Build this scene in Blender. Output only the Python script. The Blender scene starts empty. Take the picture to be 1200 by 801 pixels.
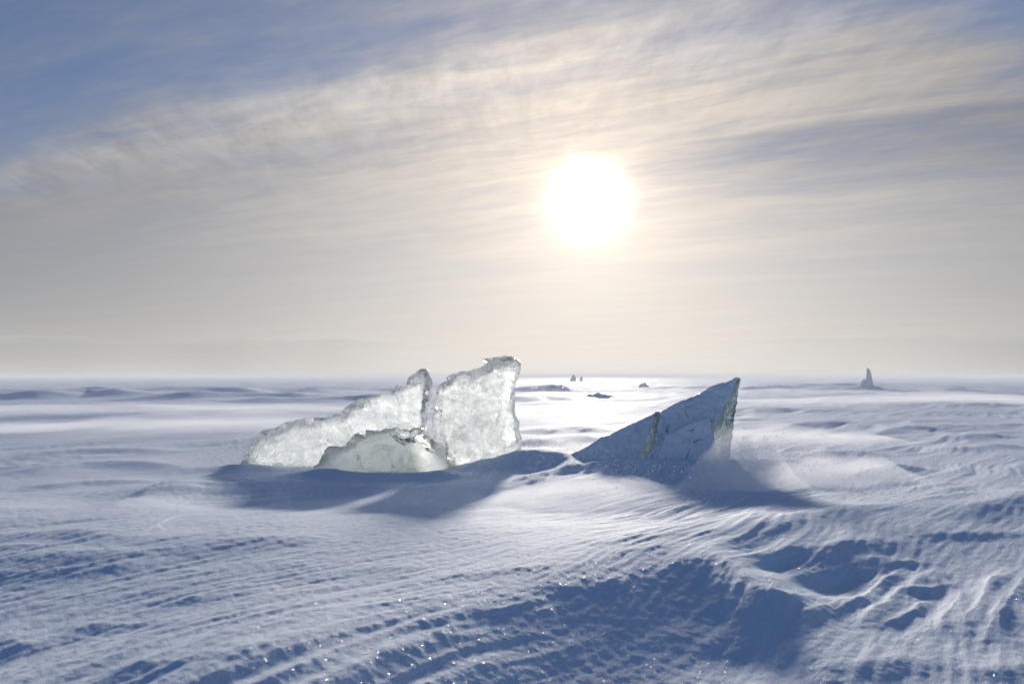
import bpy, bmesh, math, random
import numpy as np
from mathutils import Vector, noise as mnoise

sc = bpy.context.scene
R = math.radians
# ------------------------------------------------------------------ camera
F = 933.3            # focal length in photo pixels (28 mm on a 1200 px wide frame)
HC = 0.75            # eye height above the ice sheet
cam_data = bpy.data.cameras.new('camera')
cam_data.lens = 28.0
cam_data.sensor_width = 36.0
cam_data.shift_y = 40.0 / 1200.0
cam_data.clip_start = 0.02
cam_data.clip_end = 20000
cam_data.dof.use_dof = True
cam_data.dof.focus_distance = 6.2
cam_data.dof.aperture_fstop = 4.5
cam = bpy.data.objects.new('camera', cam_data)
sc.collection.objects.link(cam)
cam.location = (0, 0, HC)
cam.rotation_euler = (R(90), 0, 0)
sc.camera = cam

# ------------------------------------------------------------------ sun
SUN = Vector((90 / F, 1.0, 204 / F)).normalized()
SUN_EL = math.asin(SUN.z)
SUN_AZ = math.atan2(SUN.x, SUN.y)
sun_data = bpy.data.lights.new('sun', 'SUN')
sun_data.energy = 3.6
sun_data.angle = R(4.0)
sun_data.color = (1.0, 0.925, 0.82)
sun = bpy.data.objects.new('sun', sun_data)
sc.collection.objects.link(sun)
sun.rotation_euler = (-SUN).to_track_quat('-Z', 'Y').to_euler()
sun.location = (3, 30, 8)

sc.view_settings.view_transform = 'Standard'
sc.view_settings.look = 'None'
sc.view_settings.exposure = 0.42
sc.view_settings.gamma = 1.0
sc.view_settings.use_curve_mapping = False
sc.render.engine = 'CYCLES'
cy = sc.cycles
cy.use_denoising = True
cy.max_bounces = 14
cy.transmission_bounces = 10
cy.transparent_max_bounces = 12
cy.volume_bounces = 4
cy.diffuse_bounces = 3
cy.glossy_bounces = 3
cy.sample_clamp_indirect = 4.0
cy.caustics_refractive = True
cy.caustics_reflective = False
cy.blur_glossy = 0.5


class NG:
    """small helper for writing node maths"""
    def __init__(self, nt):
        self.nt = nt

    def new(self, t, **kw):
        n = self.nt.nodes.new(t)
        for k, v in kw.items():
            setattr(n, k, v)
        return n

    def put(self, sock, v):
        if isinstance(v, bpy.types.NodeSocket):
            self.nt.links.new(v, sock)
        elif v is not None:
            sock.default_value = v

    def m(self, op, a, b=None, c=None, clamp=False):
        n = self.new('ShaderNodeMath', operation=op)
        n.use_clamp = clamp
        for i, v in enumerate((a, b, c)):
            if v is not None:
                self.put(n.inputs[i], v)
        return n.outputs[0]

    def add(self, a, b): return self.m('ADD', a, b)
    def sub(self, a, b): return self.m('SUBTRACT', a, b)
    def mul(self, a, b): return self.m('MULTIPLY', a, b)
    def div(self, a, b): return self.m('DIVIDE', a, b)

    def lin(self, *terms):
        """sum of (coef, socket) pairs plus constants"""
        acc = None
        for t in terms:
            v = self.mul(t[1], t[0]) if isinstance(t, tuple) else t
            acc = v if acc is None else self.add(acc, v)
        return acc

    def ss(self, v, lo, hi):
        n = self.new('ShaderNodeMapRange', interpolation_type='SMOOTHSTEP')
        self.put(n.inputs['Value'], v)
        n.inputs['From Min'].default_value = lo
        n.inputs['From Max'].default_value = hi
        return n.outputs[0]

    def gauss(self, v, s):
        q = self.div(v, s)
        return self.m('EXPONENT', self.mul(self.mul(q, q), -1.0))

    def xyz(self, a, b, c=0.0):
        n = self.new('ShaderNodeCombineXYZ')
        for i, v in enumerate((a, b, c)):
            self.put(n.inputs[i], v)
        return n.outputs[0]

    def noise(self, vec, scale=1.0, detail=3.0, rough=0.5, dist=0.0):
        n = self.new('ShaderNodeTexNoise')
        self.put(n.inputs['Vector'], vec)
        n.inputs['Scale'].default_value = scale
        n.inputs['Detail'].default_value = detail
        n.inputs['Roughness'].default_value = rough
        n.inputs['Distortion'].default_value = dist
        return n.outputs[0]

    def mix(self, f, a, b, blend='MIX'):
        n = self.new('ShaderNodeMix', data_type='RGBA', blend_type=blend)
        self.put(n.inputs['Factor'], f)
        self.put(n.inputs['A'] if False else n.inputs[6], a)
        self.put(n.inputs[7], b)
        return n.outputs[2]


# ------------------------------------------------------------------ sky
world = bpy.data.worlds.new('World')
sc.world = world
world.use_nodes = True
wt = world.node_tree
wt.nodes.clear()
g = NG(wt)
tc = g.new('ShaderNodeTexCoord')
sep = g.new('ShaderNodeSeparateXYZ')
wt.links.new(tc.outputs['Generated'], sep.inputs[0])
dx, dy, dz = sep.outputs
zc = g.m('MAXIMUM', dz, 0.0)
zo = g.add(zc, 0.06)
u = g.div(dx, zo)
v = g.div(dy, zo)
dot = g.new('ShaderNodeVectorMath', operation='DOT_PRODUCT')
wt.links.new(tc.outputs['Generated'], dot.inputs[0])
dot.inputs[1].default_value = SUN
cosang = g.m('MINIMUM', g.m('MAXIMUM', dot.outputs['Value'], -1.0), 1.0)
theta = g.m('ARCCOSINE', cosang)

nish = g.new('ShaderNodeTexSky', sky_type='NISHITA')
nish.sun_disc = False
nish.sun_elevation = SUN_EL
nish.sun_rotation = SUN_AZ
nish.altitude = 2500
nish.air_density = 1.0
nish.dust_density = 0.3
nish.ozone_density = 5.0
clear = g.mix(1.0, nish.outputs[0], (0.075, 0.075, 0.075, 1), 'MULTIPLY')

# cirrus sheet on a plane high above: along / across the main band
w1 = g.lin((0.456, u), v, -2.245)
along = g.lin((0.91, u), (-0.415, v))
warp = g.noise(g.xyz(u, v), 0.9, 3, 0.5)
warp2 = g.noise(g.xyz(u, v, 7.3), 0.55, 2, 0.5)
ww = g.lin(w1, (0.75, warp), -0.375)
fib = g.noise(g.xyz(g.mul(along, 0.40), g.lin((1.5, w1), (0.7, warp2))), 1.5, 7, 0.60)      # streaks along the band
cross = g.noise(g.xyz(g.lin((4.0, along), (1.9, w1)), g.mul(w1, 1.6)), 1.6, 5, 0.62, 0.5)        # fall-streak fibres across it
lump = g.noise(g.xyz(u, v, 3.0), 1.1, 4, 0.55)
hi = g.ss(zc, 0.07, 0.34)
sheet = g.ss(g.lin(ww, (0.9, fib), -0.45), -0.60, 0.35)
fine_ = g.noise(g.xyz(g.lin((1.6, along), (0.8, w1)), g.lin((5.5, w1), (1.6, warp2), (0.5, fib))), 1.7, 9, 0.66, 0.3)      # hair-fine cirrus threads
feath = g.noise(g.xyz(g.lin((9.0, along), (3.2, w1)), g.lin((2.2, w1), (0.8, warp))), 1.6, 8, 0.66, 0.4)
crest = g.mul(g.gauss(g.lin(w1, (0.5, fib), -0.22), 0.26), g.ss(cross, 0.28, 0.70))
w2 = g.lin((0.395, u), v, -3.0, (0.35, warp2), -0.175)
gap = g.mul(g.mul(g.ss(w2, -0.03, 0.10), g.sub(1.0, g.ss(w2, 0.25, 1.2))), g.ss(u, 0.2, 1.1))
w3 = g.lin((-0.59, u), v, -1.25, (0.5, fib), -0.25)
streak = g.ss(fib, 0.34, 0.68)
dens = g.lin(0.40, (0.34, sheet), (0.20, g.mul(streak, hi)), (0.12, lump), (-0.14, gap))
open_ = g.ss(g.lin(ww, (0.5, lump), (0.8, fib), -0.65), -2.9, 0.0)                 # the sheet thins out overhead, clear sky beyond
dens = g.mul(g.lin(dens, (0.45, g.mul(g.sub(fine_, 0.5), hi))), g.lin(0.04, (0.96, open_)))
dens = g.mul(dens, g.lin(0.30, (0.70, g.ss(w3, -0.25, 0.28))))
lowsky = g.m('EXPONENT', g.div(zc, -0.19))
dens = g.m('MINIMUM', g.lin(dens, (0.22, lowsky)), 0.97)

phase = g.m('EXPONENT', g.div(theta, -0.325))
lowsky = g.m('EXPONENT', g.div(zc, -0.19))
cl_far = (0.090, 0.100, 0.118, 1)
cl_near = (0.62, 0.59, 0.555, 1)
ccol = g.mix(phase, cl_far, cl_near)
ccol = g.mix(g.mul(g.m('EXPONENT', g.div(theta, -0.15)), 0.72), ccol, (0.98, 0.755, 0.535, 1))
ccol = g.mix(g.mul(lowsky, g.lin(0.17, (0.86, phase))), ccol, (0.83, 0.765, 0.685, 1))
ccol = g.mix(g.mul(g.m('EXPONENT', g.div(zc, -0.030)), 0.60), ccol, (0.64, 0.615, 0.58, 1))
tex = g.lin(0.89, (0.42, g.mul(g.sub(fine_, 0.5), g.lin(0.05, (0.85, hi)))), (0.34, g.mul(g.mul(g.sub(feath, 0.5), g.gauss(g.sub(w1, 0.15), 0.75)), hi)), (0.07, g.sub(1.0, hi)), (0.14, g.mul(streak, hi)), (0.24, crest), (0.20, g.mul(g.mul(g.sub(cross, 0.4), sheet), hi)), (-0.24, gap), (0.03, streak))
ccol2 = g.mix(1.0, ccol, g.xyz(tex, tex, tex), 'MULTIPLY')
skyc = g.mix(dens, clear, ccol2)
# low cloud bank far out over the ice
az = g.m('ARCTAN2', dx, dy)
bn = g.noise(g.xyz(g.mul(az, 9.0), g.mul(zc, 40.0)), 2.2, 6, 0.62)
bn2 = g.noise(g.xyz(g.mul(az, 2.2), 3.0), 1.7, 2, 0.5)
top = g.lin(0.0345, (0.024, bn), (0.018, bn2), -0.011)
below = g.ss(g.sub(top, zc), 0.0, 0.0030)
far_ = g.mul(g.ss(theta, 0.22, 0.55), g.lin(0.35, (0.65, g.ss(bn2, 0.35, 0.60))))
rim = g.mul(g.mul(below, g.sub(1.0, g.ss(g.sub(top, zc), 0.002, 0.013))), far_)
body = g.mul(below, far_)
skyc = g.mix(g.mul(body, 0.30), skyc, (0.20, 0.22, 0.245, 1))
skyc = g.mix(g.mul(rim, 0.75), skyc, (0.43, 0.43, 0.425, 1))
# veiled sun and its aureole
core = g.mul(g.gauss(theta, R(1.55)), 6.0)
aur = g.lin((0.42, g.m('EXPONENT', g.div(theta, -R(2.6)))), core)
aurc = g.mix(1.0, (1.0, 0.87, 0.68, 1), g.xyz(aur, aur, aur), 'MULTIPLY')
skyc = g.mix(1.0, skyc, aurc, 'ADD')
bg = g.new('ShaderNodeBackground')
wt.links.new(skyc, bg.inputs[0])
bg.inputs[1].default_value = 1.0
wo = g.new('ShaderNodeOutputWorld')
wt.links.new(bg.outputs[0], wo.inputs[0])


# ------------------------------------------------------------------ helpers
def link(o, parent=None):
    sc.collection.objects.link(o)
    if parent:
        o.parent = parent
    return o


def tag(o, label=None, cat=None, group=None, kind=None):
    for k, val in (('label', label), ('category', cat), ('group', group), ('kind', kind)):
        if val:
            o[k] = val
    return o


def new_mat(name):
    mt = bpy.data.materials.new(name)
    mt.use_nodes = True
    mt.node_tree.nodes.clear()
    gg = NG(mt.node_tree)
    out = gg.new('ShaderNodeOutputMaterial')
    return mt, gg, out


def mesh_from(name, verts, faces, smooth=True):
    me = bpy.data.meshes.new(name)
    me.from_pydata([tuple(p) for p in verts], [], faces)
    me.update()
    if smooth:
        me.polygons.foreach_set('use_smooth', [True] * len(me.polygons))
    return me


def V(px, py, Y):
    """photo pixel at a chosen depth -> world point"""
    return Vector(((px - 600) / F * Y, Y, HC + (440 - py) / F * Y))


# ------------------------------------------------------------------ numpy noise
_rng = np.random.RandomState(11)
_ang = _rng.rand(4096) * 2 * np.pi
_GX, _GY = np.cos(_ang), np.sin(_ang)


def perlin(x, y, seed=0):
    xi = np.floor(x).astype(np.int64)
    yi = np.floor(y).astype(np.int64)
    xf = x - xi
    yf = y - yi

    def gr(ix, iy, ax, ay):
        h = (ix * 374761393 + iy * 668265263 + seed * 974634777) & 0xFFFFFFFF
        h = ((h ^ (h >> 13)) * 1274126177) & 0xFFFFFFFF
        h = (h ^ (h >> 16)) & 4095
        return _GX[h] * ax + _GY[h] * ay
    uu = xf * xf * xf * (xf * (xf * 6 - 15) + 10)
    vv = yf * yf * yf * (yf * (yf * 6 - 15) + 10)
    a = gr(xi, yi, xf, yf)
    b = gr(xi + 1, yi, xf - 1, yf)
    c = gr(xi, yi + 1, xf, yf - 1)
    d = gr(xi + 1, yi + 1, xf - 1, yf - 1)
    return ((a + (b - a) * uu) * (1 - vv) + (c + (d - c) * uu) * vv) * 1.5


def sst(x, a, b):
    t = np.clip((x - a) / (b - a), 0, 1)
    return t * t * (3 - 2 * t)


# ------------------------------------------------------------------ snow terrain: broad forms
ctrl = [  # photo pixel + depth of the broad relief
    (-250, 600, 3.4), (0, 598, 3.4), (150, 600, 3.4), (300, 603, 3.35), (450, 608, 3.3), (570, 614, 3.3),
    (-200, 590, 4.6), (150, 594, 4.5), (300, 592, 4.6), (420, 588, 4.7), (150, 576, 5.3), (300, 574, 5.4), (400, 566, 5.8), (520, 561, 6.1),
    (620, 548, 6.5), (0, 560, 5.9), (-200, 560, 5.9), (560, 585, 4.8), (640, 600, 4.2),
    (0, 700, 2.1), (300, 700, 2.1), (-200, 700, 2.1), (0, 801, 1.55), (300, 801, 1.52), (150, 740, 1.85), (450, 690, 2.25),
    (640, 632, 3.0), (730, 618, 3.25), (560, 650, 2.7),
    (1000, 801, 1.88), (1000, 690, 2.70), (1100, 720, 2.41), (1100, 650, 3.06), (1200, 640, 3.2), (1200, 760, 2.11), (1350, 760, 2.11), (1200, 700, 2.58),
    (950, 650, 2.95), (950, 612, 3.45), (1050, 595, 3.85), (1200, 575, 4.5), (1100, 600, 3.75), (1350, 600, 3.8),
    (800, 604, 4.1), (700, 612, 3.85), (760, 575, 5.0), (860, 572, 5.2), (930, 562, 5.6), (1000, 542, 6.6), (1200, 530, 7.4),
]
CP = []
for px, py, Y in ctrl:
    p = V(px, py, Y)
    CP.append((p.x, p.y, p.z))
# the big foreground drift: a smooth crest rolling over into a face that looks at the camera, ended by a sharp rim
for X, Yb in ((-0.30, 1.62), (-0.15, 1.93), (0.0, 2.20), (0.15, 2.38), (0.30, 2.50), (0.45, 2.60), (0.60, 2.69)):
    for t, f in ((-0.2, 0.0), (0.0, 0.002), (0.15, 0.012), (0.30, 0.040), (0.45, 0.076), (0.62, 0.113), (0.85, 0.157)):
        Y = Yb + 0.24 - t
        if Y > 1.45:
            CP.append((X, Y, 0.147 - f))
for X, Y, z in ((0.72, 2.75, 0.146), (0.74, 2.5, 0.116), (0.74, 2.3, 0.082), (0.71, 2.1, 0.042), (0.66, 1.9, 0.006), (0.58, 1.7, -0.02),
                (0.90, 2.75, 0.075), (0.92, 2.5, 0.050), (0.92, 2.3, 0.034), (0.90, 2.1, 0.022), (0.86, 1.9, 0.012), (0.80, 1.7, 0.008)):
    CP.append((X, Y, z))
for r in (11.0, 20.0, 45.0, 120.0):
    for a in (-75, -50, -36, -24, -12, 0, 12, 24, 36, 50, 75):
        CP.append((r * math.sin(R(a)), r * math.cos(R(a)), 0.0))
for r in (0.5, 1.0, 2.5, 6.0):
    for a in (-180, -140, -100, -70, 70, 100, 140):
        CP.append((r * math.sin(R(a)), r * math.cos(R(a)), 0.06))
for a in (-35, 0, 35):
    CP.append((0.6 * math.sin(R(a)), 0.6 * math.cos(R(a)), 0.08))
CP = np.array(CP)


def tcoord(x, y):
    # gently compress far range so that near relief keeps its detail
    r = np.hypot(x, y) + 1e-6
    s = np.log(r + 0.3) / (r)
    return x * s * 1.15, y * s * 1.15


def tps_kernel(d2):
    return 0.5 * d2 * np.log(d2 + 1e-9)


_tx, _ty = tcoord(CP[:, 0], CP[:, 1])
n = len(CP)
K = tps_kernel((_tx[:, None] - _tx[None]) ** 2 + (_ty[:, None] - _ty[None]) ** 2)
Pm = np.c_[np.ones(n), _tx, _ty]
A = np.zeros((n + 3, n + 3))
A[:n, :n] = K + np.eye(n) * 0.0015
A[:n, n:] = Pm
A[n:, :n] = Pm.T
sol = np.linalg.solve(A, np.r_[CP[:, 2], 0, 0, 0])


def base_h(x, y):
    a, b = tcoord(x, y)
    h = sol[n] + sol[n + 1] * a + sol[n + 2] * b
    for i in range(n):
        h = h + sol[i] * tps_kernel((a - _tx[i]) ** 2 + (b - _ty[i]) ** 2)
    r = np.hypot(x, y)
    return np.clip(h, -0.25, 0.35) * (1 - sst(r, 14, 40))


def ground(px, py):
    """first hit of a photo ray on the broad relief"""
    Ys = 1.2 * (80 / 1.2) ** (np.arange(900) / 899.0)
    X = (px - 600) / F * Ys
    Z = HC + (440 - py) / F * Ys
    below = Z < base_h(X, Ys)
    i = int(np.argmax(below)) if below.any() else 899
    return float(X[i]), float(Ys[i])


# ------------------------------------------------------------------ wind-cut ridges (crest polylines)
# (photo polyline, height, width on the far side, width on the near side)
strokes = [
    # rim of the big foreground drift
    ([(810, 640), (840, 650), (872, 674), (895, 700), (905, 722), (900, 750)], 0.012, 0.08, 0.10),
    # right: blue hollows behind the drift
    ([(790, 628), (840, 624), (900, 616), (960, 604), (1030, 594), (1090, 592)], 0.032, 0.40, 0.12),
    ([(840, 650), (900, 648), (960, 644), (1010, 638), (1060, 630)], 0.020, 0.16, 0.085),
    ([(915, 680), (960, 672), (1000, 662), (1050, 652)], 0.014, 0.08, 0.045),
    ([(990, 676), (1030, 666), (1080, 654)], 0.010, 0.05, 0.035),
    ([(880, 688), (905, 700), (935, 704), (965, 698)], 0.015, 0.08, 0.045),
    ([(915, 722), (950, 718), (985, 708), (1005, 698)], 0.015, 0.06, 0.045),
    # ribs
    ([(972, 726), (1000, 710), (1030, 690), (1065, 664)], 0.019, 0.025, 0.042),
    ([(1000, 740), (1030, 718), (1060, 696), (1100, 664)], 0.026, 0.030, 0.060),
    ([(1035, 742), (1062, 724), (1090, 704)], 0.011, 0.02, 0.026),
    ([(1050, 700), (1090, 694), (1125, 684)], 0.012, 0.04, 0.034),
    ([(1098, 756), (1110, 722), (1126, 688)], 0.016, 0.025, 0.036),
    ([(1116, 760), (1142, 716), (1178, 662)], 0.025, 0.030, 0.055),
    ([(1140, 765), (1160, 735), (1180, 700)], 0.011, 0.02, 0.026),
    ([(1162, 760), (1182, 714), (1208, 662)], 0.022, 0.030, 0.048),
    ([(1200, 760), (1222, 710), (1250, 660)], 0.022, 0.030, 0.050),
    ([(1085, 672), (1098, 678), (1104, 690)], 0.006, 0.015, 0.022),
    ([(1102, 668), (1112, 676), (1116, 690)], 0.006, 0.015, 0.022),
    ([(930, 798), (990, 786), (1060, 778), (1130, 782)], 0.018, 0.20, 0.070),
    ([(1120, 796), (1180, 784), (1260, 778)], 0.017, 0.15, 0.065),
    ([(1080, 604), (1150, 596), (1230, 572)], 0.040, 0.25, 0.14),
    ([(1050, 628), (1130, 624), (1230, 626)], 0.012, 0.2, 0.06),
    ([(1080, 584), (1105, 578), (1140, 568)], 0.015, 0.10, 0.055),
    ([(1045, 580), (1085, 572), (1125, 564)], 0.013, 0.10, 0.055),
    ([(1060, 590), (1100, 586), (1150, 578)], 0.011, 0.10, 0.05),
    ([(980, 566), (1040, 552), (1100, 550)], 0.052, 0.30, 0.16),
    ([(930, 536), (990, 532), (1050, 536)], 0.048, 0.3, 0.16),
    ([(1030, 508), (1060, 503), (1120, 506)], 0.06, 0.5, 0.23),
    ([(890, 503), (960, 497), (1020, 495)], 0.05, 0.6, 0.23),
    ([(1110, 530), (1160, 524), (1230, 528)], 0.05, 0.4, 0.20),
    ([(1100, 515), (1150, 510), (1210, 512)], 0.05, 0.4, 0.22),
    # left foreground: stepped blue bands
    ([(-120, 634), (60, 628), (160, 633), (250, 627)], 0.0187, 0.25, 0.11),
    ([(-120, 648), (0, 644), (110, 646)], 0.0086, 0.1, 0.06),
    ([(-120, 662), (0, 656), (110, 654), (200, 646), (290, 635), (420, 623)], 0.0187, 0.22, 0.10),
    ([(-100, 680), (10, 675), (120, 667), (215, 654)], 0.0144, 0.14, 0.08),
    ([(180, 702), (250, 695), (330, 686)], 0.0058, 0.06, 0.04),
    ([(330, 680), (420, 668), (520, 660)], 0.0050, 0.08, 0.04),
    ([(-40, 754), (10, 752), (50, 762)], 0.0115, 0.1, 0.06),
    ([(60, 736), (150, 728), (230, 722)], 0.0058, 0.07, 0.04),
    ([(120, 790), (240, 770), (330, 750)], 0.0050, 0.06, 0.04),
    # streaks on top of the drift
    ([(500, 684), (590, 668), (680, 656)], 0.0079, 0.06, 0.04),
    ([(640, 694), (690, 684), (740, 676)], 0.0058, 0.04, 0.03),
    ([(690, 640), (740, 630), (775, 624)], 0.0079, 0.06, 0.04),
    ([(700, 652), (760, 642), (800, 636)], 0.0050, 0.04, 0.035),
    ([(480, 730), (560, 716), (640, 700)], 0.0050, 0.04, 0.03),
    ([(430, 770), (480, 752), (540, 728)], 0.0072, 0.05, 0.04),
    # drifts round the ice
    ([(110, 600), (170, 590), (230, 572), (290, 552)], 0.055, 0.25, 0.30),
    ([(330, 574), (420, 572), (500, 572), (570, 566), (630, 552)], 0.028, 0.18, 0.30),
    ([(640, 572), (700, 560), (760, 562), (830, 572)], 0.03, 0.25, 0.25),
    ([(130, 590), (220, 580), (300, 572), (345, 570), (400, 574)], 0.05, 0.35, 0.28),
    ([(620, 560), (650, 547), (690, 542), (730, 548), (775, 570)], 0.045, 0.30, 0.24),
    ([(600, 575), (640, 560), (690, 554), (740, 566)], 0.025, 0.12, 0.10),
    ([(560, 580), (610, 566), (660, 560)], 0.016, 0.12, 0.08),
    ([(800, 585), (850, 580), (910, 590)], 0.03, 0.2, 0.12),
    ([(0, 560), (80, 548), (160, 545), (225, 550)], 0.06, 0.35, 0.24),
    ([(0, 540), (100, 530), (230, 528)], 0.04, 0.3, 0.2),
    ([(20, 575), (100, 568), (190, 564)], 0.03, 0.2, 0.12),
    ([(610, 524), (650, 519), (700, 514)], 0.08, 0.6, 0.30),
    ([(610, 510), (660, 505), (730, 505)], 0.08, 0.7, 0.32),
    ([(600, 535), (630, 530), (660, 530)], 0.05, 0.4, 0.2),
    # long far drifts
    ([(-60, 467), (40, 466), (110, 464), (170, 467)], 0.30, 2.5, 0.8),
    ([(-60, 460), (60, 458), (150, 460)], 0.28, 3.0, 0.9),
    ([(140, 470), (230, 467), (330, 465), (400, 468)], 0.24, 2.0, 0.65),
    ([(250, 475), (330, 471), (420, 469), (480, 472)], 0.20, 1.6, 0.55),
    ([(150, 463), (240, 461), (330, 460)], 0.26, 2.6, 0.8),
    ([(330, 460), (420, 458), (520, 459)], 0.22, 4, 1.0),
    ([(20, 480), (110, 478), (200, 480)], 0.07, 1.2, 0.4),
    ([(870, 452), (940, 454), (1015, 453), (1040, 456)], 0.22, 5, 1.0),
    ([(870, 457), (900, 456), (940, 457)], 0.16, 4, 0.8),
    ([(640, 458), (700, 456), (760, 458)], 0.20, 4, 0.9),
    ([(600, 470), (640, 468), (690, 470)], 0.14, 2, 0.6),
    ([(1050, 460), (1110, 458), (1200, 459)], 0.17, 4, 0.8),
    ([(960, 470), (1010, 468), (1050, 470)], 0.10, 2, 0.5),
    ([(1090, 478), (1150, 475), (1220, 478)], 0.10, 2, 0.45),
    ([(870, 484), (920, 481), (980, 484)], 0.08, 1.2, 0.4),
]


def seg_field(x, y, pts):
    """signed distance (+ far side) and 0..1 position along a polyline"""
    best = np.full(x.shape, 1e9)
    sd = np.zeros_like(x)
    tt = np.zeros_like(x)
    L = [0.0]
    for a, b in zip(pts[:-1], pts[1:]):
        L.append(L[-1] + math.hypot(b[0] - a[0], b[1] - a[1]))
    for i, (a, b) in enumerate(zip(pts[:-1], pts[1:])):
        ex, ey = b[0] - a[0], b[1] - a[1]
        l2 = ex * ex + ey * ey
        t = np.clip(((x - a[0]) * ex + (y - a[1]) * ey) / l2, 0, 1)
        qx, qy = x - a[0] - t * ex, y - a[1] - t * ey
        d = np.hypot(qx, qy)
        s = np.sign(ex * qy - ey * qx)
        m = d < best
        best = np.where(m, d, best)
        sd = np.where(m, s * d, sd)
        tt = np.where(m, (L[i] + t * (L[i + 1] - L[i])) / L[-1], tt)
    return sd, tt


def catmull(pts, k=6):
    out = []
    P = [pts[0]] + list(pts) + [pts[-1]]
    for i in range(1, len(P) - 2):
        p0, p1, p2, p3 = [np.array(q) for q in P[i - 1:i + 3]]
        for j in range(k):
            t = j / k
            out.append(tuple(0.5 * (2 * p1 + (p2 - p0) * t + (2 * p0 - 5 * p1 + 4 * p2 - p3) * t * t + (3 * p1 - p0 - 3 * p2 + p3) * t ** 3)))
    out.append(tuple(pts[-1]))
    return out


STK = []
for pl, amp, wf, wn in strokes:
    gp = [ground(*q) for q in pl]
    STK.append((catmull(gp, 4), amp, wf, wn))

WIND = (0.60, 0.80)      # the wind runs from near left to far right


def height(x, y):
    h = base_h(x, y)
    r = np.hypot(x, y)
    # meander the ridges a little
    wx = x + 0.018 * perlin(x * 4.1, y * 4.1, 1) + 0.007 * perlin(x * 11, y * 11, 2)
    wy = y + 0.018 * perlin(x * 4.1, y * 4.1, 3) + 0.007 * perlin(x * 11, y * 11, 4)
    for pts, amp, wf, wn in STK:
        P = np.array(pts)
        pad = 4 * max(wf, wn) + 0.1
        m = (wx > P[:, 0].min() - pad) & (wx < P[:, 0].max() + pad) & (wy > P[:, 1].min() - pad) & (wy < P[:, 1].max() + pad)
        idx = np.nonzero(m)[0]
        if not len(idx):
            continue
        sd, t = seg_field(wx[idx], wy[idx], pts)
        taper = sst(t, -0.02, 0.3) * sst(1 - t, -0.02, 0.3) * (0.9 + 0.3 * perlin(x[idx] / (5 * wn), y[idx] / (5 * wn), 71))
        prof = np.where(sd > 0, np.exp(-sd / wf), np.exp(-(sd / wn) ** 2))
        # soften the very crest
        h[idx] += amp * prof * taper
    al = x * WIND[0] + y * WIND[1]
    cr = x * WIND[1] - y * WIND[0]
    q1 = perlin(al * 0.9, cr * 0.9, 21)
    q2 = perlin(al * 0.35 + 9, cr * 0.35, 22)
    near = 1 - sst(r, 14, 60)
    mid = 1 - sst(r, 60, 250)
    patch = sst(perlin(x * 0.55, y * 0.55, 31), -0.35, 0.45)
    calm = 1 - 0.62 * np.exp(-((x - 0.34) / 0.42) ** 4 - ((y - 2.05) / 0.38) ** 4)     # smooth scooped face

    rgt = 1 - 0.80 * sst(x / (y + 0.5), 0.22, 0.42) * (1 - sst(r, 4, 6))

    def ridged(a, c, s):
        return (1 - np.abs(perlin(a, c, s)) * 1.6)
    c1 = cr + 0.11 * q1 + 0.02 * perlin(al * 2.3, cr * 5, 24)
    h += near * rgt * calm * (0.35 + patch) * 0.014 * (ridged(al / 2.4, c1 / 0.42, 41) - 0.5)
    h += near * rgt * calm * (0.25 + patch) * 0.0085 * (ridged(al / 1.5, (c1 + 0.3 * h) / 0.16, 42) - 0.5)
    h += (1 - sst(r, 7, 14)) * rgt * (0.3 + 0.7 * calm) * (0.3 + patch) * 0.0050 * (ridged(al / 1.1, c1 / 0.058, 46) - 0.5)
    h += (1 - sst(r, 5, 12)) * (0.35 + 0.65 * calm) * 0.0022 * perlin(al / 0.2, c1 / 0.03, 43)
    h += (1 - sst(r, 4, 8)) * 0.0013 * perlin(x / 0.035, y / 0.035, 44)
    h += (1 - sst(r, 2.5, 5)) * 0.0007 * perlin(x / 0.014, y / 0.014, 45)
    # broader drifts, growing with distance where the plain opens up
    far = sst(r, 6, 14)
    h += far * mid * 0.055 * (ridged(al / 7, (cr + 0.8 * q2) / 2.0, 51) - 0.55)
    h += far * mid * 0.020 * (ridged(al / 2.6, (cr + 0.4 * q1) / 0.7, 52) - 0.5)
    vf = sst(r, 18, 45)
    h += vf * 0.16 * (ridged(x / 16, (y + 3 * q2) / 7, 53) - 0.62)
    h += sst(r, 60, 160) * 0.10 * perlin(x / 30, y / 14, 54)
    h += sst(r, 120, 500) * 0.9 * np.clip(perlin(x / 60, y / 40, 55) - 0.15, 0, 1)      # far pressure ridges
    # snow banked up against the ice
    for bx, by, rx, ry, bh in BANKS:
        e = ((x - bx) / rx) ** 2 + ((y - by) / ry) ** 2
        h += bh * np.exp(-e)
    return h


def bank(px, py, Y, rx, ry, bh):
    p = V(px, py, Y)
    return (p.x, p.y, rx, ry, bh)


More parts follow.
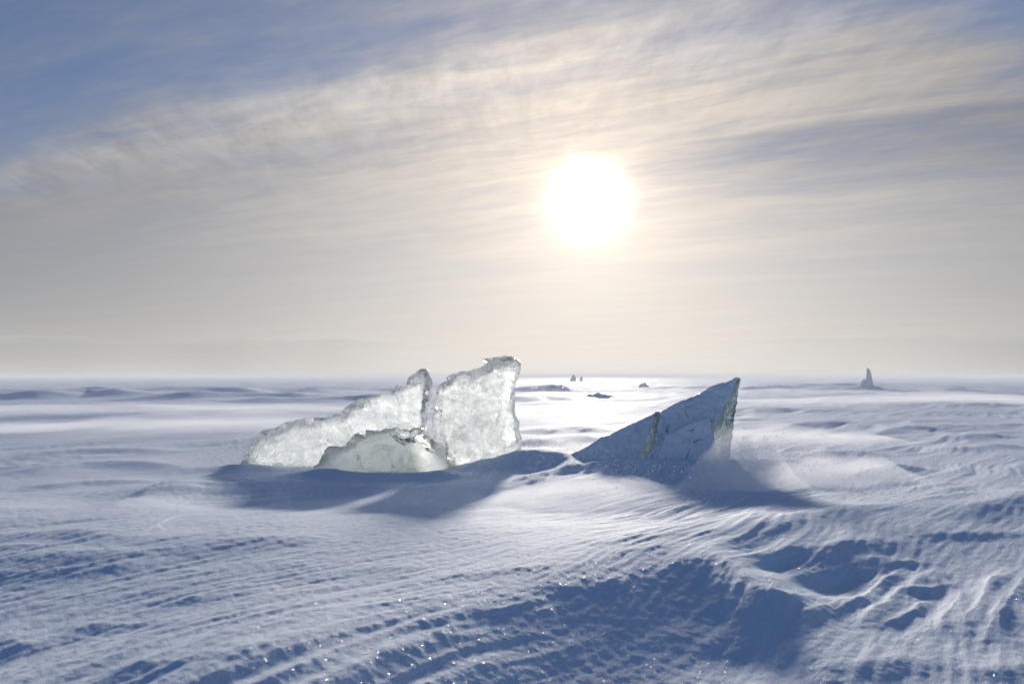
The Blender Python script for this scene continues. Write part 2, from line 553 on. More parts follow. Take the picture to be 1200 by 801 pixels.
BANKS = [
    bank(280, 556, 6.55, 0.40, 0.25, 0.055),
    bank(400, 556, 6.05, 0.30, 0.16, 0.012),
    bank(680, 545, 6.15, 0.45, 0.25, 0.015),
    bank(590, 545, 6.45, 0.45, 0.25, 0.10),
    bank(890, 540, 6.3, 0.55, 0.40, 0.09),
    bank(700, 540, 6.3, 0.55, 0.35, 0.04),
    bank(795, 550, 5.80, 0.36, 0.22, 0.075),
    bank(440, 560, 6.15, 0.5, 0.2, 0.03),
    bank(636, 553, 6.45, 0.28, 0.20, 0.05),
    bank(722, 556, 6.0, 0.22, 0.15, 0.05),
    bank(778, 560, 5.8, 0.20, 0.14, 0.035),
    bank(842, 560, 5.85, 0.20, 0.15, 0.05),
    bank(375, 566, 6.1, 0.20, 0.12, 0.045),
    bank(468, 566, 6.05, 0.25, 0.12, 0.03),
    bank(522, 562, 6.1, 0.18, 0.12, 0.045),
    bank(1016, 448, 40, 1.2, 1.0, 0.10),
    bank(990, 449, 40, 2.2, 0.8, 0.08),
    bank(645, 450, 42, 1.6, 1.2, 0.16),
]

# polar sheet: fine where the picture looks, coarse elsewhere
DENSE = 46
phi = np.concatenate([np.radians(np.linspace(-180, -DENSE, 60)[:-1]), np.radians(np.linspace(-DENSE, DENSE, 1060)), np.radians(np.linspace(DENSE, 180, 60)[1:-1])])
r_near = np.linspace(0.12, 1.15, 14)[:-1]
r_mid = 1.0 / np.linspace(1 / 1.15, 1 / 10.0, 620)
r_far = 10.0 * (110 / 10.0) ** (np.arange(1, 331) / 330.0)
r_out = 110.0 * (4000 / 110.0) ** (np.arange(1, 41) / 40.0)
rr = np.concatenate([r_near, r_mid, r_far, r_out])
PH, RR = np.meshgrid(phi, rr)
gx = (RR * np.sin(PH)).ravel()
gy = (RR * np.cos(PH)).ravel()
gz = height(gx, gy)
nr, nc = len(rr), len(phi)
co = np.c_[gx, gy, gz]
ci = np.arange(nr * nc).reshape(nr, nc)
nxt = np.roll(ci, -1, axis=1)
quads = np.stack([ci[:-1], ci[1:], nxt[1:], nxt[:-1]], axis=-1).reshape(-1, 4)
center = np.array([[0, 0, float(gz[:nc].mean())]])
co = np.r_[co, center]
tris = np.stack([np.full(nc, nr * nc), ci[0], nxt[0]], axis=-1)
me = bpy.data.meshes.new('snow_field')
nv, nq, nt_ = len(co), len(quads), len(tris)
me.vertices.add(nv)
me.vertices.foreach_set('co', co.astype(np.float32).ravel())
me.loops.add(nq * 4 + nt_ * 3)
me.loops.foreach_set('vertex_index', np.r_[quads.ravel(), tris.ravel()].astype(np.int32))
me.polygons.add(nq + nt_)
me.polygons.foreach_set('loop_start', np.r_[np.arange(nq) * 4, nq * 4 + np.arange(nt_) * 3].astype(np.int32))
me.polygons.foreach_set('use_smooth', np.ones(nq + nt_, dtype=bool))
me.update(calc_edges=True)
me.validate()
snow_obj = link(bpy.data.objects.new('snow_field', me))
tag(snow_obj, kind='structure')


def height_at(x, y):
    return float(height(np.array([x], dtype=float), np.array([y], dtype=float))[0])


# ------------------------------------------------------------------ materials
def make_snow(name, sparkle=1.0, tint=(0.83, 0.89, 0.965)):
    mt, gg, out = new_mat(name)
    geo = gg.new('ShaderNodeNewGeometry')
    pos = geo.outputs['Position']
    rot = gg.new('ShaderNodeMapping')
    gg.put(rot.inputs['Vector'], pos)
    rot.inputs['Rotation'].default_value = (0, 0, -math.atan2(0.80, 0.60))
    st = gg.new('ShaderNodeMapping')
    gg.put(st.inputs['Vector'], rot.outputs[0])
    st.inputs['Scale'].default_value = (0.28, 1.0, 1.0)
    n1 = gg.noise(st.outputs[0], 48, 5, 0.62)
    n2 = gg.noise(pos, 210, 3, 0.7)
    n3 = gg.noise(pos, 2.2, 3, 0.55)
    bump = gg.new('ShaderNodeBump')
    bump.inputs['Strength'].default_value = 0.7
    bump.inputs['Distance'].default_value = 0.014
    gg.put(bump.inputs['Height'], gg.lin((0.7, n1), (0.35, n2)))
    col = gg.mix(gg.ss(n3, 0.3, 0.7), (tint[0], tint[1], tint[2], 1), (tint[0] * 0.95, tint[1] * 0.965, tint[2] * 0.985, 1))
    grain = gg.noise(st.outputs[0], 130, 4, 0.75)          # loose grains and crust differ a little in brightness
    crust = gg.noise(st.outputs[0], 17, 4, 0.6)
    gv_ = gg.lin(0.74, (0.40, grain), (0.10, crust))
    col = gg.mix(1.0, col, gg.xyz(gv_, gv_, gv_), 'MULTIPLY')
    p = gg.new('ShaderNodeBsdfPrincipled')
    gg.put(p.inputs['Base Color'], col)
    p.inputs['Roughness'].default_value = 0.7
    p.inputs['IOR'].default_value = 1.31
    p.inputs['Specular IOR Level'].default_value = 0.08
    gg.put(p.inputs['Normal'], bump.outputs[0])
    # ice-crystal glints: each grain is a little mirror with its own tilt
    vor = gg.new('ShaderNodeTexVoronoi')
    gg.put(vor.inputs['Vector'], pos)
    vor.inputs['Scale'].default_value = 520
    vm = gg.new('ShaderNodeVectorMath', operation='SUBTRACT')
    gg.put(vm.inputs[0], vor.outputs['Color'])
    vm.inputs[1].default_value = (0.5, 0.5, 0.5)
    vs = gg.new('ShaderNodeVectorMath', operation='SCALE')
    gg.put(vs.inputs[0], vm.outputs[0])
    vs.inputs['Scale'].default_value = 1.5
    va = gg.new('ShaderNodeVectorMath', operation='ADD')
    gg.put(va.inputs[0], vs.outputs[0])
    gg.put(va.inputs[1], geo.outputs['Normal'])
    vn = gg.new('ShaderNodeVectorMath', operation='NORMALIZE')
    gg.put(vn.inputs[0], va.outputs[0])
    gl = gg.new('ShaderNodeBsdfGlossy')
    gl.inputs['Roughness'].default_value = 0.16
    gl.inputs['Color'].default_value = (1, 1, 1, 1)
    gg.put(gl.inputs['Normal'], vn.outputs[0])
    pick = gg.ss(gg.noise(pos, 150, 1, 0.5), 0.655, 0.71)
    mx = gg.new('ShaderNodeMixShader')
    gg.put(mx.inputs[0], gg.mul(pick, 0.045 * sparkle))
    mt.node_tree.links.new(p.outputs[0], mx.inputs[1])
    mt.node_tree.links.new(gl.outputs[0], mx.inputs[2])
    mt.node_tree.links.new(mx.outputs[0], out.inputs['Surface'])
    return mt


M_SNOW = make_snow('snow')
me.materials.append(M_SNOW)


def make_ice(name, dens=2.4, bump_s=0.6, clear=0.5, frost=0.10, frost_low=0.0, z1=0.3, dust=0.0, rough=0.06, vol_col=(0.94, 0.985, 0.98), tlf=0.90, g_=0.68):
    """clear lake ice: refracting bumpy skin, light scattered by fine bubbles inside, patches of surface frost"""
    mt, gg, out = new_mat(name)
    L = mt.node_tree.links
    geo = gg.new('ShaderNodeNewGeometry')
    pos = geo.outputs['Position']
    sp = gg.new('ShaderNodeSeparateXYZ')
    gg.put(sp.inputs[0], pos)
    nA = gg.noise(pos, 7.0, 4, 0.55)
    nB = gg.noise(pos, 15, 3, 0.5, 0.6)
    nC = gg.noise(pos, 70, 3, 0.6)
    vor = gg.new('ShaderNodeTexVoronoi', feature='F1')
    gg.put(vor.inputs['Vector'], pos)
    vor.inputs['Scale'].default_value = 13
    bump = gg.new('ShaderNodeBump')
    bump.inputs['Strength'].default_value = bump_s
    bump.inputs['Distance'].default_value = 0.03
    gg.put(bump.inputs['Height'], gg.lin((0.8, nB), (0.07, nC), (0.8, vor.outputs['Distance'])))
    refr = gg.new('ShaderNodeBsdfRefraction')
    refr.inputs['Color'].default_value = (0.97, 0.99, 0.99, 1) if dens > 0 else (0.55, 0.68, 0.70, 1)
    refr.inputs['IOR'].default_value = 1.31
    refr.inputs['Roughness'].default_value = rough
    gg.put(refr.inputs['Normal'], bump.outputs[0])
    tr = gg.new('ShaderNodeBsdfTransparent')
    m1 = gg.new('ShaderNodeMixShader')
    m1.inputs[0].default_value = clear
    L.new(refr.outputs[0], m1.inputs[1])
    L.new(tr.outputs[0], m1.inputs[2])
    gl = gg.new('ShaderNodeBsdfGlossy')
    gl.inputs['Roughness'].default_value = rough + 0.04
    gg.put(gl.inputs['Normal'], bump.outputs[0])
    fr = gg.new('ShaderNodeFresnel')
    fr.inputs['IOR'].default_value = 1.31
    gg.put(fr.inputs['Normal'], bump.outputs[0])
    m2 = gg.new('ShaderNodeMixShader')
    gg.put(m2.inputs[0], fr.outputs[0])
    L.new(m1.outputs[0], m2.inputs[1])
    L.new(gl.outputs[0], m2.inputs[2])
    # frost: half diffuse, half letting light through
    df = gg.new('ShaderNodeBsdfDiffuse')
    df.inputs[0].default_value = (0.84, 0.87, 0.89, 1)
    tl = gg.new('ShaderNodeBsdfTranslucent')
    tl.inputs[0].default_value = (0.93, 0.95, 0.945, 1)
    gg.put(tl.inputs['Normal'], bump.outputs[0])
    m3 = gg.new('ShaderNodeMixShader')
    m3.inputs[0].default_value = tlf
    L.new(df.outputs[0], m3.inputs[1])
    L.new(tl.outputs[0], m3.inputs[2])
    low = gg.sub(1.0, gg.ss(gg.lin(sp.outputs[2], (0.4, nA), -0.2), 0.0, z1))
    nD = gg.noise(pos, 10, 5, 0.62, 1.2)
    fmask = gg.m('ADD', gg.lin((frost_low, low), (frost, gg.mul(gg.ss(nD, 0.52, 0.60), gg.lin(0.35, gg.ss(nA, 0.35, 0.6))))), gg.mul(gg.ss(nC, 0.62, 0.70), 0.30), clamp=True)
    m4 = gg.new('ShaderNodeMixShader')
    gg.put(m4.inputs[0], fmask)
    L.new(m2.outputs[0], m4.inputs[1])
    L.new(m3.outputs[0], m4.inputs[2])
    last = m4.outputs[0]
    if dust > 0:
        sd = gg.new('ShaderNodeBsdfDiffuse')
        sd.inputs[0].default_value = (0.83, 0.868, 0.92, 1)
        b2 = gg.new('ShaderNodeBump')
        b2.inputs['Strength'].default_value = 0.7
        b2.inputs['Distance'].default_value = 0.03
        gg.put(b2.inputs['Height'], gg.lin((1.2, nA), (0.5, nB), (0.2, nC)))
        gg.put(sd.inputs['Normal'], b2.outputs[0])
        nrm = gg.new('ShaderNodeSeparateXYZ')
        gg.put(nrm.inputs[0], geo.outputs['Normal'])
        # wind-blown dust clings where the face looks up and to the left
        cling = gg.lin((0.6, nrm.outputs[2]), (-0.3, nrm.outputs[0]), (-0.60, nrm.outputs[1]), (0.5, nA), -0.25)
        m5 = gg.new('ShaderNodeMixShader')
        gg.put(m5.inputs[0], gg.mul(gg.ss(cling, 0.34, 0.62), dust))
        L.new(last, m5.inputs[1])
        L.new(sd.outputs[0], m5.inputs[2])
        last = m5.outputs[0]
    L.new(last, out.inputs['Surface'])
    if dens <= 0:
        return mt
    pv = gg.new('ShaderNodeVolumePrincipled')
    pv.inputs['Color'].default_value = (*vol_col, 1)
    pv.inputs['Density'].default_value = dens
    pv.inputs['Anisotropy'].default_value = g_
    L.new(pv.outputs[0], out.inputs['Volume'])
    return mt


M_ICE = make_ice('clear_ice', dens=1.7, clear=0.46, frost=0.55, frost_low=0.05, z1=0.25, bump_s=0.62, rough=0.0)
M_ICE_MILK = make_ice('cloudy_ice', dens=5.5, clear=0.7, frost=0.12, frost_low=0.12, z1=0.4, bump_s=0.5, rough=0.2)
M_ICE_DUST = make_ice('dusted_ice', dens=0.0, clear=0.10, frost=0.06, frost_low=0.03, z1=0.4, dust=0.93, vol_col=(0.72, 0.84, 0.85))
M_ICE_FAR = make_ice('far_ice', dens=0.0, clear=0.0, frost=0.06, frost_low=0.05, dust=0.40, vol_col=(0.50, 0.60, 0.63))


def make_fracture():
    mt, gg, out = new_mat('inner_fracture')
    L = mt.node_tree.links
    geo = gg.new('ShaderNodeNewGeometry')
    pos = geo.outputs['Position']
    nA = gg.noise(pos, 9, 5, 0.62, 0.6)
    nB = gg.noise(pos, 40, 4, 0.6)
    bump = gg.new('ShaderNodeBump')
    bump.inputs['Strength'].default_value = 0.9
    bump.inputs['Distance'].default_value = 0.03
    gg.put(bump.inputs['Height'], gg.lin(nA, (0.4, nB)))
    tr = gg.new('ShaderNodeBsdfTransparent')
    gl = gg.new('ShaderNodeBsdfGlossy')
    gl.inputs['Roughness'].default_value = 0.08
    gg.put(gl.inputs['Normal'], bump.outputs[0])
    tl = gg.new('ShaderNodeBsdfTranslucent')
    tl.inputs[0].default_value = (0.9, 0.92, 0.92, 1)
    gg.put(tl.inputs['Normal'], bump.outputs[0])
    m1 = gg.new('ShaderNodeMixShader')
    m1.inputs[0].default_value = 0.14
    L.new(tr.outputs[0], m1.inputs[1])
    L.new(gl.outputs[0], m1.inputs[2])
    m2 = gg.new('ShaderNodeMixShader')
    gg.put(m2.inputs[0], gg.mul(gg.mul(gg.ss(nA, 0.52, 0.58), gg.ss(nB, 0.34, 0.55)), 0.8))
    L.new(m1.outputs[0], m2.inputs[1])
    L.new(tl.outputs[0], m2.inputs[2])
    L.new(m2.outputs[0], out.inputs['Surface'])
    return mt


M_FRACT = make_fracture()


# ------------------------------------------------------------------ ice blocks
def solid(name, front, back, mat, voxel=0.008, low=0.02, mid=0.010, fine=0.003, seed=0, parent=None, cuts=(), facets=()):
    """closed block between a front and a back outline, re-meshed fine and broken up like fractured ice"""
    bm = bmesh.new()
    fv = [bm.verts.new(p) for p in front]
    bv = [bm.verts.new(p) for p in back]
    k = len(fv)
    ff = bm.faces.new(fv)
    bf = bm.faces.new(list(reversed(bv)))
    for i in range(k):
        j = (i + 1) % k
        bm.faces.new((fv[j], fv[i], bv[i], bv[j]))
    bmesh.ops.triangulate(bm, faces=bm.faces[:])
    bmesh.ops.recalc_face_normals(bm, faces=bm.faces[:])
    for cp, cn in cuts:           # fracture planes that take a corner off
        r_ = bmesh.ops.bisect_plane(bm, geom=bm.verts[:] + bm.edges[:] + bm.faces[:], plane_co=cp, plane_no=cn, clear_outer=True)
        ed = [e for e in r_['geom_cut'] if isinstance(e, bmesh.types.BMEdge)]
        bmesh.ops.holes_fill(bm, edges=ed)
        bmesh.ops.triangulate(bm, faces=bm.faces[:])
        bmesh.ops.recalc_face_normals(bm, faces=bm.faces[:])
    me0 = bpy.data.meshes.new(name + '_raw')
    bm.to_mesh(me0)
    bm.free()
    tmp = bpy.data.objects.new(name + '_raw', me0)
    sc.collection.objects.link(tmp)
    md = tmp.modifiers.new('remesh', 'REMESH')
    md.mode = 'VOXEL'
    md.voxel_size = voxel
    md.adaptivity = 0
    bpy.context.view_layer.update()
    dg = bpy.context.evaluated_depsgraph_get()
    mesh = bpy.data.meshes.new_from_object(tmp.evaluated_get(dg))
    bpy.data.objects.remove(tmp)
    bpy.data.meshes.remove(me0)
    mesh.name = name
    so = Vector((seed * 3.17, seed * 1.31, seed * 7.7))
    cos = [vv.co.copy() for vv in mesh.vertices]
    nos = [vv.normal.copy() for vv in mesh.vertices]
    for vv, c, nn in zip(mesh.vertices, cos, nos):
        q = c + so
        d = low * mnoise.noise(q * 3.2)
        a = mnoise.voronoi(q * 7.0)[0]
        d += mid * 2.2 * (a[0] - 0.35)
        a2 = mnoise.voronoi(q * 17.0)[0]
        d += mid * 0.7 * (a2[1] - a2[0] - 0.3)
        d += fine * mnoise.noise(q * 34)
        for fs, fa in facets:            # flat fracture facets: every cell is a little plane with its own tilt
            pt = mnoise.voronoi(q * fs)[1][0]
            tilt = mnoise.random_unit_vector() if False else Vector((math.sin(pt.x * 91.7 + pt.y * 37.1), math.sin(pt.y * 71.3 + pt.z * 53.9), math.sin(pt.z * 83.1 + pt.x * 29.3)))
            d += fa * (tilt.dot(q * fs - pt) + 0.35 * math.sin(pt.x * 47 + pt.z * 61))
        vv.co = c + nn * d
    mesh.polygons.foreach_set('use_smooth', [True] * len(mesh.polygons))
    mesh.materials.append(mat)
    mesh.update()
    o = link(bpy.data.objects.new(name, mesh), parent)
    return o


def outline(pts, Y0, sx=0.0, sy=0.0):
    """pixels to points on a leaning plane near depth Y0 (sx, sy: metres of depth per 100 px)"""
    cx = sum(p[0] for p in pts) / len(pts)
    cyy = sum(p[1] for p in pts) / len(pts)
    return [V(p[0], p[1], Y0 + sx * (p[0] - cx) / 100 + sy * (p[1] - cyy) / 100) for p in pts]


def back_of(front, off, shrink=0.0, jig=0.02, seed=1):
    rnd = random.Random(seed)
    c = sum(front, Vector()) / len(front)
    out = []
    for p in front:
        q = p + (c - p) * shrink + Vector(off)
        q += Vector((rnd.uniform(-jig, jig), rnd.uniform(-jig, jig), rnd.uniform(-jig, jig)))
        out.append(q)
    return out


# long low block with the pointed right end
fa = outline([(262, 592), (272, 548), (288, 520), (303, 507), (336, 497), (374, 489), (399, 488), (404, 478), (430, 464), (464, 455),
              (478, 446), (495, 433), (499, 455), (496, 480), (492, 516), (498, 530), (500, 592)], 6.75, sx=-0.10, sy=0.0)
ice_a = solid('ice_block', fa, back_of(fa, (0.04, 0.34, -0.03), 0.04, 0.03, 3), M_ICE, seed=1, low=0.012, mid=0.003, fine=0.0008, facets=((5.0, 0.032), (12.0, 0.0055)),
              cuts=[(V(318, 520, 6.72), Vector((-0.75, -0.62, 0.25))), (V(440, 476, 6.62), Vector((-0.25, -0.75, 0.62)))])
tag(ice_a, 'long low clear ice block rising from a rounded end to a pointed corner', 'ice block', 'broken ice blocks pushed up through the snow')

# rounded cloudy block in front
fb = outline([(346, 592), (351, 562), (357, 549), (372, 541), (382, 527), (404, 523), (417, 511), (436, 509), (450, 503), (470, 511), (484, 512),
              (500, 524), (518, 529), (529, 541), (536, 553), (534, 592)], 6.30, sx=0.05)
ice_b = solid('ice_block', fb, back_of(fb, (0.05, 0.30, 0.02), 0.12, 0.03, 4), M_ICE_MILK, seed=2, low=0.03, mid=0.004, fine=0.002, facets=((5.5, 0.030), (14.0, 0.010)),
              cuts=[(V(505, 526, 6.32), Vector((0.55, -0.62, 0.55))), (V(372, 545, 6.30), Vector((-0.7, -0.6, 0.4))), (V(430, 520, 6.28), Vector((-0.1, -0.8, 0.6)))])
tag(ice_b, 'low rounded cloudy ice block with greenish end in front of the long block', 'ice block', 'broken ice blocks pushed up through the snow')

# tall block
fc = outline([(536, 600), (528, 560), (526, 545), (506, 522), (505, 492), (507, 466), (513, 454), (531, 439), (566, 429), (574, 422), (600, 417), (604, 419),
              (601, 450), (599, 476), (607, 510), (613, 532), (616, 600)], 6.52, sx=0.12)
ice_c = solid('ice_block', fc, back_of(fc, (0.02, 0.30, -0.02), 0.04, 0.03, 5), M_ICE, seed=3, low=0.012, mid=0.003, fine=0.0008, facets=((5.0, 0.032), (12.0, 0.0055)),
              cuts=[(V(515, 480, 6.48), Vector((-0.85, -0.52, 0.08))), (V(560, 437, 6.50), Vector((-0.10, -0.80, 0.60)))])
tag(ice_c, 'tall upright clear ice block with rough crumbs frozen on its top corner', 'ice block', 'broken ice blocks pushed up through the snow')

def fracture(parent, pts, Y0, sx, sy, shrink, seed):
    """curved crack face inside a block"""
    o_ = outline(pts, Y0, sx, sy)
    c = sum(o_, Vector()) / len(o_)
    ring = []
    for a, b in zip(o_, o_[1:] + o_[:1]):
        for k in range(4):
            ring.append(a.lerp(b, k / 4))
    verts, faces = [], []
    lv = [1.0, 0.85, 0.7, 0.55, 0.4, 0.25, 0.12]
    for f in lv:
        for p in ring:
            q = c + (p - c) * f * shrink
            q.y += 0.05 * mnoise.noise(q * 6 + Vector((seed, 0, 0))) + 0.018 * mnoise.noise(q * 22 + Vector((0, seed, 0)))
            verts.append(q)
    k = len(ring)
    for i in range(len(lv) - 1):
        for j in range(k):
            faces.append((i * k + j, i * k + (j + 1) % k, (i + 1) * k + (j + 1) % k, (i + 1) * k + j))
    faces.append(tuple((len(lv) - 1) * k + j for j in range(k)))
    m = mesh_from('inner_crack', verts, faces)
    m.materials.append(M_FRACT)
    return link(bpy.data.objects.new('inner_crack', m), parent)


fracture(ice_c, [(512, 535), (510, 470), (535, 445), (592, 432), (592, 470), (600, 540)], 6.64, 0.18, 0.05, 0.9, 2)
fracture(ice_c, [(515, 540), (512, 480), (545, 450), (594, 440), (590, 480), (598, 535)], 6.74, -0.20, -0.08, 0.88, 5)
fracture(ice_a, [(290, 560), (302, 520), (350, 504), (400, 498), (420, 505), (400, 560)], 6.88, 0.12, 0.05, 0.92, 8)
fracture(ice_a, [(400, 545), (402, 498), (425, 478), (470, 466), (490, 452), (490, 510), (480, 545)], 6.90, -0.16, 0.08, 0.90, 11)
fracture(ice_b, [(375, 565), (395, 535), (445, 515), (495, 530), (520, 548), (520, 565)], 6.42, 0.0, 0.1, 0.9, 14)

# crumbs on the tall block's top
rnd = random.Random(5)
for i in range(9):
    px = 569 + i * 3.4 + rnd.uniform(-1, 1)
    p = V(px, 422 - (px - 569) * 0.12, 6.64)
    bm = bmesh.new()
    bmesh.ops.create_icosphere(bm, subdivisions=2, radius=0.026)
    for vv in bm.verts:
        vv.co *= 1 + 0.5 * mnoise.noise(vv.co * 60 + Vector((i * 9, 0, 0)))
        vv.co = Vector((vv.co.x * rnd.uniform(0.8, 1.3), vv.co.y, vv.co.z * 0.8)) + p
    cm = bpy.data.meshes.new('ice_crumb')
    bm.to_mesh(cm)
    bm.free()
    cm.materials.append(M_ICE)
    link(bpy.data.objects.new('ice_crumb', cm), ice_c)

# right-hand slabs
fd = [V(*q) for q in [(748, 585, 6.12), (756, 548, 6.15), (768, 520, 6.20), (776, 482, 6.36), (800, 468, 6.38), (832, 452, 6.36), (865, 442, 6.30), (853, 470, 6.22), (837, 498, 6.12), (820, 520, 6.08), (815, 590, 6.05)]]
bd = [V(*q) for q in [(738, 585, 6.52), (745, 548, 6.54), (757, 522, 6.56), (771, 486, 6.58), (806, 474, 6.56), (836, 458, 6.56), (868, 444, 6.44), (865, 458, 6.50), (857, 484, 6.52), (847, 514, 6.56), (846, 590, 6.56)]]
ice_d = solid('ice_slab', fd, bd, M_ICE_DUST, voxel=0.008, low=0.010, mid=0.004, fine=0.003, facets=((6.0, 0.009), (16.0, 0.005)), seed=4)
tag(ice_d, 'snow-dusted ice slab tilted up to a sharp fin-shaped peak', 'ice slab', 'tilted snow-dusted slabs')

fe = [V(*q) for q in [(612, 600, 6.40), (625, 562, 6.40), (652, 540, 6.42), (700, 515, 6.44), (740, 495, 6.46), (768, 482, 6.46), (764, 500, 6.36), (754, 522, 6.26), (741, 552, 6.16), (733, 600, 6.12)]]
be = [V(*q) for q in [(622, 600, 6.70), (640, 562, 6.70), (664, 542, 6.70), (706, 519, 6.70), (744, 500, 6.68), (786, 487, 6.74), (786, 504, 6.74), (780, 526, 6.74), (770, 552, 6.74), (765, 600, 6.74)]]
ice_e = solid('ice_slab', fe, be, M_ICE_DUST, voxel=0.008, low=0.012, mid=0.004, fine=0.003, facets=((6.0, 0.009), (16.0, 0.005)), seed=5)
tag(ice_e, 'low snow-covered ice slab sloping down away from the fin-shaped slab beside a dark crack', 'ice slab', 'tilted snow-dusted slabs')

ff_ = [V(*q) for q in [(752, 590, 5.98), (758, 556, 5.98), (770, 534, 6.00), (782, 509, 6.04), (805, 497, 6.06), (830, 487, 6.08), (834, 495, 6.04), (838, 522, 5.99), (846, 590, 5.94)]]
bf_ = [p + Vector((0.01, 0.14, -0.012)) for p in ff_]
ice_f = solid('ice_slab', ff_, bf_, M_ICE_DUST, voxel=0.008, low=0.010, mid=0.004, fine=0.003, facets=((6.0, 0.009), (16.0, 0.005)), seed=6)
tag(ice_f, 'small snow-dusted ice plate leaning on the front of the fin-shaped slab', 'ice slab', 'tilted snow-dusted slabs')

# ------------------------------------------------------------------ far ice
def far_piece(name, label, pts, Y0, thick, seed, mat=M_ICE_FAR, cat='ice shard', rgh=1.0):
    mat = M_ICE_DUST if cat == 'ice hummock' else mat
    f = outline(pts, Y0)
    size = max((a - b).length for a in f for b in f)
    o = solid(name, f, back_of(f, (size * 0.1, thick, 0), 0.10, size * 0.03, seed), mat, voxel=size / 40, low=size * 0.05 * rgh, mid=size * 0.03 * rgh, fine=size * 0.008, seed=seed)
    tag(o, label, cat, 'far ice standing out of the plain')
    return o


far_piece('ice_shard', 'tall far ice shard shaped like a leaning blade on a shaded drift', [(1014, 456), (1015, 442), (1016, 430), (1018.5, 432), (1021, 438), (1025, 456)], 40, 0.22, 11, rgh=0.2)
far_piece('ice_shard', 'small stub of ice at the foot of the far blade-shaped shard', [(1009, 452), (1010, 445), (1014, 443), (1015, 452)], 39.6, 0.25, 12)
far_piece('ice_shard', 'tiny pointed ice shard far out behind the tall clear block', [(668, 446), (670, 441), (672, 437.5), (674, 441), (675, 446)], 55, 0.5, 13)
far_piece('ice_shard', 'tiny ice stub beside the tiny pointed shard far out', [(679, 446), (680, 441.5), (682, 440.5), (683, 446)], 55, 0.4, 14)
far_piece('ice_hummock', 'low dark hummock of broken ice far behind the tall clear block', [(632, 460), (637, 456), (641, 453), (646, 451.5), (651, 453), (657, 452.5), (662, 455), (668, 458), (672, 460)], 38, 0.9, 15, cat='ice hummock')
far_piece('ice_hummock', 'small dark ice lump next to the low dark hummock', [(606, 460), (613, 456), (619, 452.5), (624, 454), (630, 455), (635, 460)], 36, 0.7, 16, cat='ice hummock')
far_piece('ice_hummock', 'low glinting ice hummock on a drift between tall block and fin-shaped slab', [(680, 469), (687, 465), (694, 462.5), (700, 461), (706, 463), (715, 465), (722, 469)], 26, 0.6, 17, cat='ice hummock')
far_piece('ice_hummock', 'tiny ice lump far out above the low snow-covered slab', [(746, 455), (750, 450), (756, 447.5), (759, 451), (763, 455)], 45, 0.5, 18, cat='ice hummock')

# ------------------------------------------------------------------ haze of blown snow over the whole plain
def volume_mat(name, density, aniso=0.2, col=(0.97, 0.97, 0.98)):
    mt, gg, out = new_mat(name)
    pv = gg.new('ShaderNodeVolumePrincipled')
    pv.inputs['Color'].default_value = (*col, 1)
    pv.inputs['Density'].default_value = density
    pv.inputs['Anisotropy'].default_value = aniso
    mt.node_tree.links.new(pv.outputs[0], out.inputs['Volume'])
    return mt


bm = bmesh.new()
bmesh.ops.create_cube(bm, size=1.0)
for vv in bm.verts:
    vv.co = Vector((vv.co.x * 8200, vv.co.y * 8200, -1.6 if vv.co.z < 0 else 1.12))
hm = bpy.data.meshes.new('haze')
bm.to_mesh(hm)
bm.free()
hm.materials.append(volume_mat('blown_snow_haze', 0.0055, 0.08, (0.92, 0.92, 0.93)))
haze = link(bpy.data.objects.new('haze', hm))
tag(haze, 'thin veil of blowing snow hanging low over the plain', 'haze', kind='stuff')


# ------------------------------------------------------------------ spindrift: low clouds of blowing snow hugging the ground
def spindrift(label, cx, cy_, rx, ry, rot, hgt, dens, seed):
    NR, NA = 24, 72
    ca, sa = math.cos(R(rot)), math.sin(R(rot))
    rho = np.r_[0.0, np.linspace(0.12, 1.0, NR)]
    X, Y, T = [], [], []
    for i, q in enumerate(rho):
        for k in range(1 if i == 0 else NA):
            a = 2 * math.pi * k / NA
            wob = 1 + 0.22 * mnoise.noise(Vector((math.cos(a) * 1.6 + seed, math.sin(a) * 1.6, seed * 2.0)))
            lx, ly = rx * q * math.cos(a) * wob, ry * q * math.sin(a) * wob
            X.append(cx + lx * ca - ly * sa)
            Y.append(cy_ + lx * sa + ly * ca)
            nn = mnoise.noise(Vector((lx / rx * 2.2 + seed * 5, ly / ry * 2.2, 0.3))) + 0.5 * mnoise.noise(Vector((lx / rx * 5 + seed, ly / ry * 5, 0.7)))
            T.append(hgt * (1 - q * q) ** 1.4 * max(0.15, 1 + 0.75 * nn))
    X, Y, T = np.array(X), np.array(Y), np.array(T)
    G = height(X, Y)
    top = [(x, y, z + t) for x, y, z, t in zip(X, Y, G, T)]
    bot = [(x, y, z - 0.25) for x, y, z in zip(X, Y, G)]
    nv_ = len(top)
    faces = []
    def ring(i, k):
        return 0 if i == 0 else 1 + (i - 1) * NA + k % NA
    for k in range(NA):
        faces.append((0, ring(1, k), ring(1, k + 1)))
        faces.append((nv_, nv_ + ring(1, k + 1), nv_ + ring(1, k)))
        for i in range(1, NR):
            faces.append((ring(i, k), ring(i + 1, k), ring(i + 1, k + 1), ring(i, k + 1)))
            faces.append((nv_ + ring(i, k + 1), nv_ + ring(i + 1, k + 1), nv_ + ring(i + 1, k), nv_ + ring(i, k)))
        a, b = ring(NR, k), ring(NR, k + 1)
        faces.append((a, nv_ + a, nv_ + b, b))
    m = mesh_from('blowing_snow', top + bot, faces)
    m.materials.append(volume_mat('blowing_snow', dens, 0.3))
    o = link(bpy.data.objects.new('blowing_snow', m))
    tag(o, label, 'blowing snow', kind='stuff')


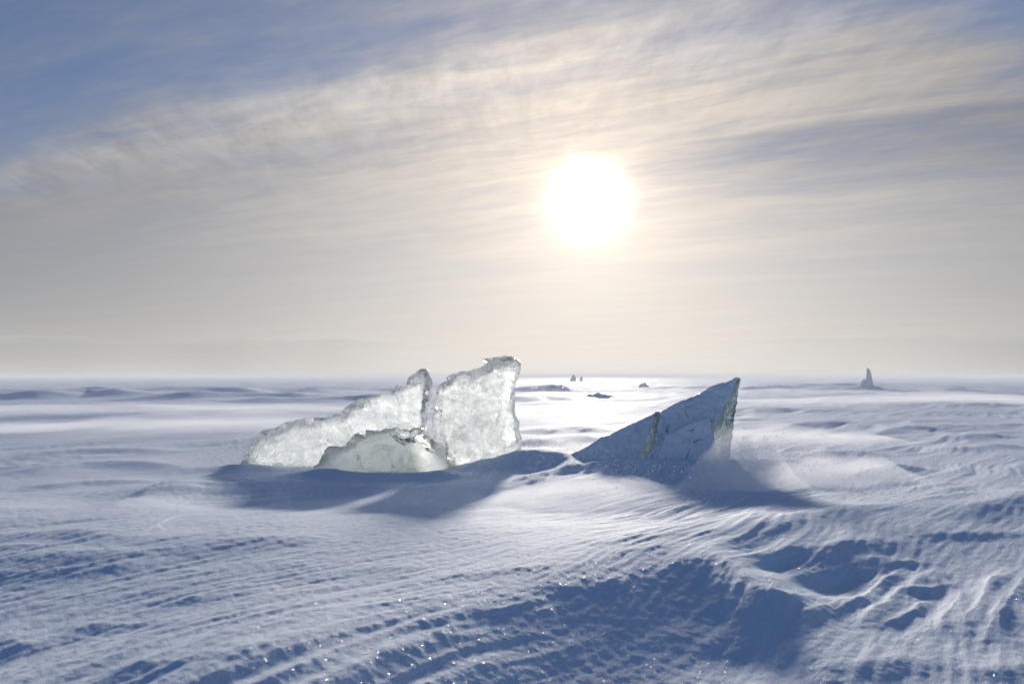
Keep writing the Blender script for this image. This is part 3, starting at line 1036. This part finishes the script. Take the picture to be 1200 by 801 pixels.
spindrift('pale band of blowing snow streaming past the long ice block', -4.6, 11.0, 5.2, 1.7, 8, 0.17, 0.42, 1)
spindrift('thin far band of blowing snow behind the long ice block', -6.5, 16.5, 8.0, 2.2, 5, 0.18, 0.22, 2)
spindrift('bright blowing snow behind the tall ice block', 0.75, 13.5, 1.7, 2.6, 30, 0.26, 0.10, 3)
spindrift('low blowing snow streaming past the fin-shaped slab', 3.2, 9.2, 1.7, 1.3, 25, 0.15, 0.50, 4)
spindrift('dense puff of blowing snow in the lee of the fin-shaped slab', 1.45, 5.05, 0.46, 0.36, 20, 0.30, 2.2, 5)
spindrift('blowing snow curling off the lee side puff', 2.15, 5.35, 0.70, 0.55, 30, 0.15, 1.1, 6)
spindrift('blowing snow in the hollow before the slabs', 0.45, 4.75, 0.80, 0.60, 30, 0.12, 1.1, 7)
spindrift('far sheet of blowing snow below the sun', 4.0, 34.0, 17.0, 6.5, 0, 0.30, 0.035, 8)
spindrift('far sheet of blowing snow before the blade-shaped shard', 12.0, 22.0, 9.0, 3.2, 8, 0.22, 0.16, 9)

# snow grains in the air round the slabs
rnd = random.Random(21)
gv, gf = [], []
N_GR = 12000
for i in range(N_GR):
    if rnd.random() < 0.6:
        x, y = rnd.gauss(1.75, 0.42), rnd.gauss(5.75, 0.45)
    else:
        x, y = rnd.uniform(0.1, 2.6), rnd.uniform(4.2, 6.6)
    gv.append((x, y, abs(rnd.gauss(0, 0.12))))
gh = height(np.array([p[0] for p in gv]), np.array([p[1] for p in gv]))
verts = []
for (x, y, z), h0 in zip(gv, gh):
    c = Vector((x, y, h0 + 0.005 + z))
    sz = rnd.uniform(0.0014, 0.0034)
    b = len(verts)
    for d in ((1, 0, 0), (-1, 0, 0), (0, 1, 0), (0, -1, 0), (0, 0, 1), (0, 0, -1)):
        verts.append(c + Vector(d) * sz * rnd.uniform(0.6, 1.4))
    for t in ((0, 2, 4), (2, 1, 4), (1, 3, 4), (3, 0, 4), (2, 0, 5), (1, 2, 5), (3, 1, 5), (0, 3, 5)):
        gf.append((b + t[0], b + t[1], b + t[2]))
gm = mesh_from('snow_grains', verts, gf, smooth=False)
mt, gg, out = new_mat('snow_grain')
d_ = gg.new('ShaderNodeBsdfDiffuse')
d_.inputs[0].default_value = (0.9, 0.91, 0.93, 1)
t_ = gg.new('ShaderNodeBsdfTranslucent')
t_.inputs[0].default_value = (0.9, 0.91, 0.93, 1)
x_ = gg.new('ShaderNodeMixShader')
mt.node_tree.links.new(d_.outputs[0], x_.inputs[1])
mt.node_tree.links.new(t_.outputs[0], x_.inputs[2])
mt.node_tree.links.new(x_.outputs[0], out.inputs['Surface'])
gm.materials.append(mt)
tag(link(bpy.data.objects.new('snow_grains', gm)), 'fine snow grains whirling in the air round the slabs', 'snow grains', kind='stuff')
